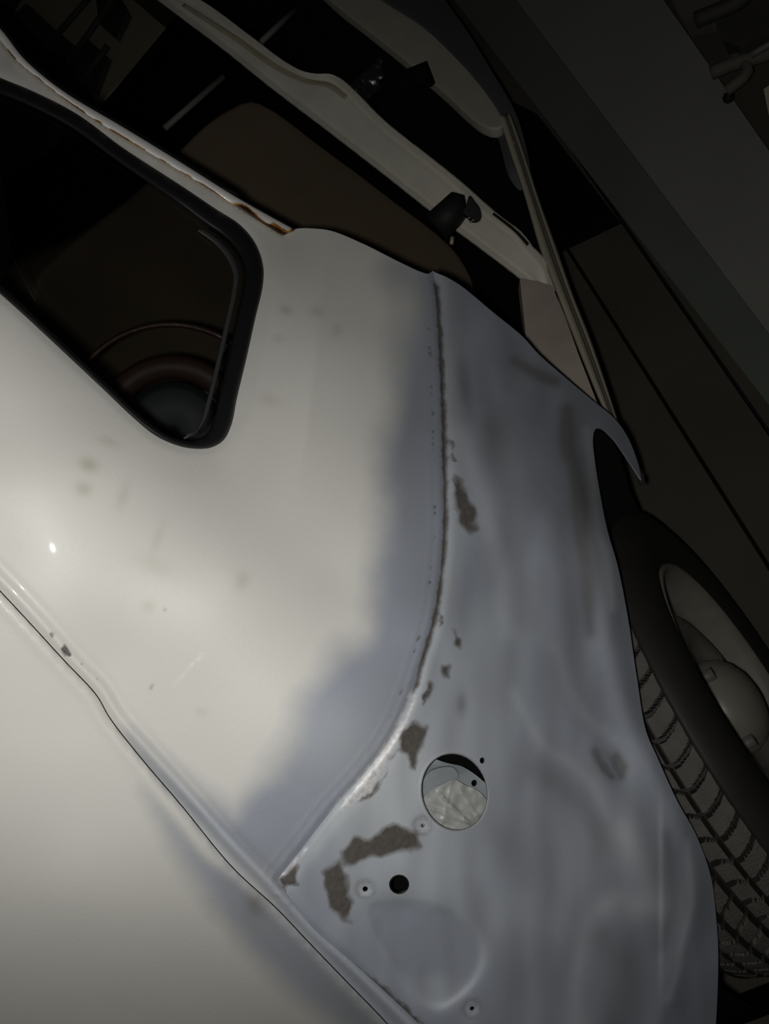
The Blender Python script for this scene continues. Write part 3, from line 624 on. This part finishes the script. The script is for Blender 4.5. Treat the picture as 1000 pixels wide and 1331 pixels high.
def tread():
    NB=66; sub=16; n=NB*sub; K=72; V=[];F=[];G=[]
    for i in range(n):
        a=2*math.pi*i/n
        for q in range(K+1):
            u=q/K*2-1; x=xo-WT/2+u*(WT/2-.004)
            r=RT-.0115*abs(u)**3.2
            gr=0
            for c0 in (-.62,-.22,.16,.52):
                if abs(u-c0)<.035: gr=1
            ph=(i/sub + (.9*(abs(u)-.5)**2*3 if abs(u)>.5 else .35*math.sin(u*6)) + (.5 if -.22<u<.16 else 0))%1
            if ph<.19: gr=1
            if abs(u)>.97: gr=.5
            G.append(gr)
            r-=.008*gr
            V.append((Cw[0]+x,Cw[1]+r*math.cos(a),Cw[2]+r*math.sin(a)))
    for i in range(n):
        j=(i+1)%n; F+=[(i*(K+1)+q,i*(K+1)+q+1,j*(K+1)+q+1,j*(K+1)+q) for q in range(K)]
    me=bpy.data.meshes.new('tyre_tread'); me.from_pydata(V,[],F)
    bm=bmesh.new(); bm.from_mesh(me); bmesh.ops.recalc_face_normals(bm,faces=bm.faces); bm.to_mesh(me); bm.free()
    o=link('tyre_tread',me,TYRE); me.materials.append(SIDE)
    for p in me.polygons: p.material_index=1 if sum(G[v] for v in p.vertices)>=2 else 0
    return o
tr=tread()
rim=lathe('rim',[(xo-.06,.10),(xo-.055,.145),(xo-.03,.158),(xo-.005,.163),(xo+.008,.168),(xo+.010,.174),(xo+.004,.177),(xo-.004,.172),(xo-.03,.165),(xo-.09,.160)],STEEL)
disc=lathe('wheel_disc',[(xo-.03,.158),(xo-.040,.150),(xo-.034,.135),(xo-.020,.115),(xo-.013,.095),(xo-.020,.078),(xo-.026,.070),(xo-.026,.0)],STEEL)
cap=lathe('hubcap',[(xo-.026,.058),(xo-.018,.057),(xo-.006,.052),(xo+.006,.042),(xo+.014,.028),(xo+.018,.012),(xo+.0185,.0)],CAP)
ps=[side,tr,rim,disc,cap]
for k in range(4):
    a=math.radians(90*k+62); y0=Cw[1]+.063*math.cos(a); z0=Cw[2]+.063*math.sin(a)
    ps.append(tube('wheel_bolt',[(Cw[0]+xo-.03,y0,z0),(Cw[0]+xo-.006,y0,z0)],.009,GREY,seg=6))
for o in ps:
    o.parent=wheel; o.matrix_parent_inverse=wheel.matrix_world.inverted()
# wheel house: dark liner around and behind the wheel
def liner():
    V=[];F=[];n=40;xs=[xo-.32,xo-.27,xo-.20,xo-.13]
    for i in range(n+1):
        a=math.radians(-25+230*i/n)
        for x in xs: V.append((Cw[0]+x,Cw[1]+.322*math.cos(a),Cw[2]+.005+.322*math.sin(a)))
    k=len(xs)
    for i in range(n): F+=[(i*k+q,i*k+q+1,(i+1)*k+q+1,(i+1)*k+q) for q in range(k-1)]
    F.append(tuple(i*k for i in range(n+1)))
    me=bpy.data.meshes.new('wheel_house'); me.from_pydata(V,[],F); o=link('wheel_house',me,CARPET); s_=o.modifiers.new('t','SOLIDIFY'); s_.thickness=.002; return o
part(liner())
part(slab('inner_wing',[(560,400),(640,430),(740,560),(770,640),(800,760),(800,900),(880,1100),(900,1300),(820,1440),(640,1440),(640,1200),(520,1180),(460,1100),(600,900),(560,700)],lambda X,Y:S1(X,Y)+.075,CARPET,step=20,thick=.002,curve=False))
mz=plane_fn([(770,560,1.24),(840,700,1.31),(790,700,1.16),(800,600,1.26)])
part(slab('arch_dark_sheet',[(740,520),(774,548),(792,566),(806,592),(820,640),(834,672),(846,706),(838,713),(822,708),(806,716),(790,760),(760,760),(745,640)],mz,BLACK,step=5,thick=.006,curve=False))  # black sheet added to keep the wheel house gap dark
part(slab('fender_tip_bracket',[(831,620),(836,619),(837,631),(834,632)],1.24,BLACK,step=3,thick=.003))

# ================================================================== things around the car
shadow_o=prism('shadow_sheet',[on_floor(*p)[:2] for p in ((640,120),(700,150),(808,291),(722,332),(745,385),(700,420),(600,200))],.0005,.006,CARPET)  # flat black sheet painting the floor's shadow between door and ledge
tag(shadow_o,'black sheet standing in for the shadow on the floor beside the open car door','painted shadow')
# far upper left, seen through the door opening: pale board with dark slatted stand
bh=.03
bo=prism('board',[on_floor(*p,bh)[:2] for p in ((20,15),(60,-60),(200,-60),(150,-20),(222,42),(125,138),(60,85),(5,30))],.001,bh,BOARD)
tag(bo,'pale beige board lying on the floor behind the car','board')
st=empty('folding_stand',tuple(on_floor(80,60,0)),'dark slatted folding stand lying on the pale board behind the car','stand')
def fl_slab(name,pts,h0,h1,m,par): return put(prism(name,[on_floor(*p,h1)[:2] for p in pts],h0,h1,m),par)
fl_slab('panel',[(16,20),(34,4),(66,34),(105,66),(90,78),(62,62)],bh+.001,.05,JUNK,st)
fl_slab('panel',[(92,72),(110,48),(140,74),(122,122),(100,104)],bh+.001,.05,JUNK,st)
fl_slab('panel',[(125,0),(150,-10),(166,18),(150,50),(128,30)],bh+.001,.05,JUNK,st)
for a,b in (((58,64),(122,-10)),((88,82),(150,-5)),((104,108),(140,60))):
    put(tube('leg',[tuple(on_floor(*a,.07)),tuple(on_floor(*b,.07))],.011,JUNK,seg=8),st)
fl_slab('slat',[(-10,10),(0,0),(104,92),(122,132),(116,138),(40,72)],.0305,.034,BLACK,st)
# iron junk behind the ledge
def junk_pos(px,py,h): return tuple(on_floor(px,py,h))
def bent(name,pts,r,m,label,cat,h=.12,group=None):
    o=tube(name,[junk_pos(x,y,h) for x,y in smooth(pts,8)],r,m,seg=10); tag(o,label,cat,group); return o
bent('iron_pipe',[(925,95),(950,84),(978,76),(1030,60)],.012,JUNK2,'dusty bent iron pipe lying behind the pale concrete ledge, the one reaching the edge highest','pipe',.13)
bent('iron_hook',[(944,118),(958,108),(972,94),(966,78),(950,76)],.010,JUNK2,'dusty curved iron hook beside the edge of the concrete ledge','hook',.13)
bent('iron_bar',[(976,72),(1000,58),(1040,36)],.006,GREY,'thin bright metal bar among the scrap behind the ledge','bar',.16)
bent('iron_pipe',[(905,26),(935,14),(962,0),(985,-30)],.014,JUNK,'thick dark iron pipe at the top end of the scrap heap','pipe',.16)
pp=prism('iron_plate',[on_floor(*p,.14)[:2] for p in ((886,24),(918,18),(950,-10),(905,-25),(872,-2))],.09,.14,JUNK2); tag(pp,'flat dusty iron plate lying at the top end of the ledge','plate')
pp=prism('iron_plate',[on_floor(*p,.15)[:2] for p in ((930,30),(960,14),(1000,10),(1010,40),(960,60),(938,52))],.09,.15,JUNK); tag(pp,'dark iron plate in the middle of the scrap behind the ledge','plate')
bx=prism('box',[on_floor(*p,.2)[:2] for p in ((993,116),(1030,90),(1060,140),(1000,150))],.0,.2,BOARD); tag(bx,'pale yellowish box corner among the scrap behind the ledge','box')
nb=tube('bolt_head',[junk_pos(947,127,.091),junk_pos(947,127,.115)],.010,BLACK,seg=8); tag(nb,'small black bolt head on the edge of the pale concrete ledge','bolt')
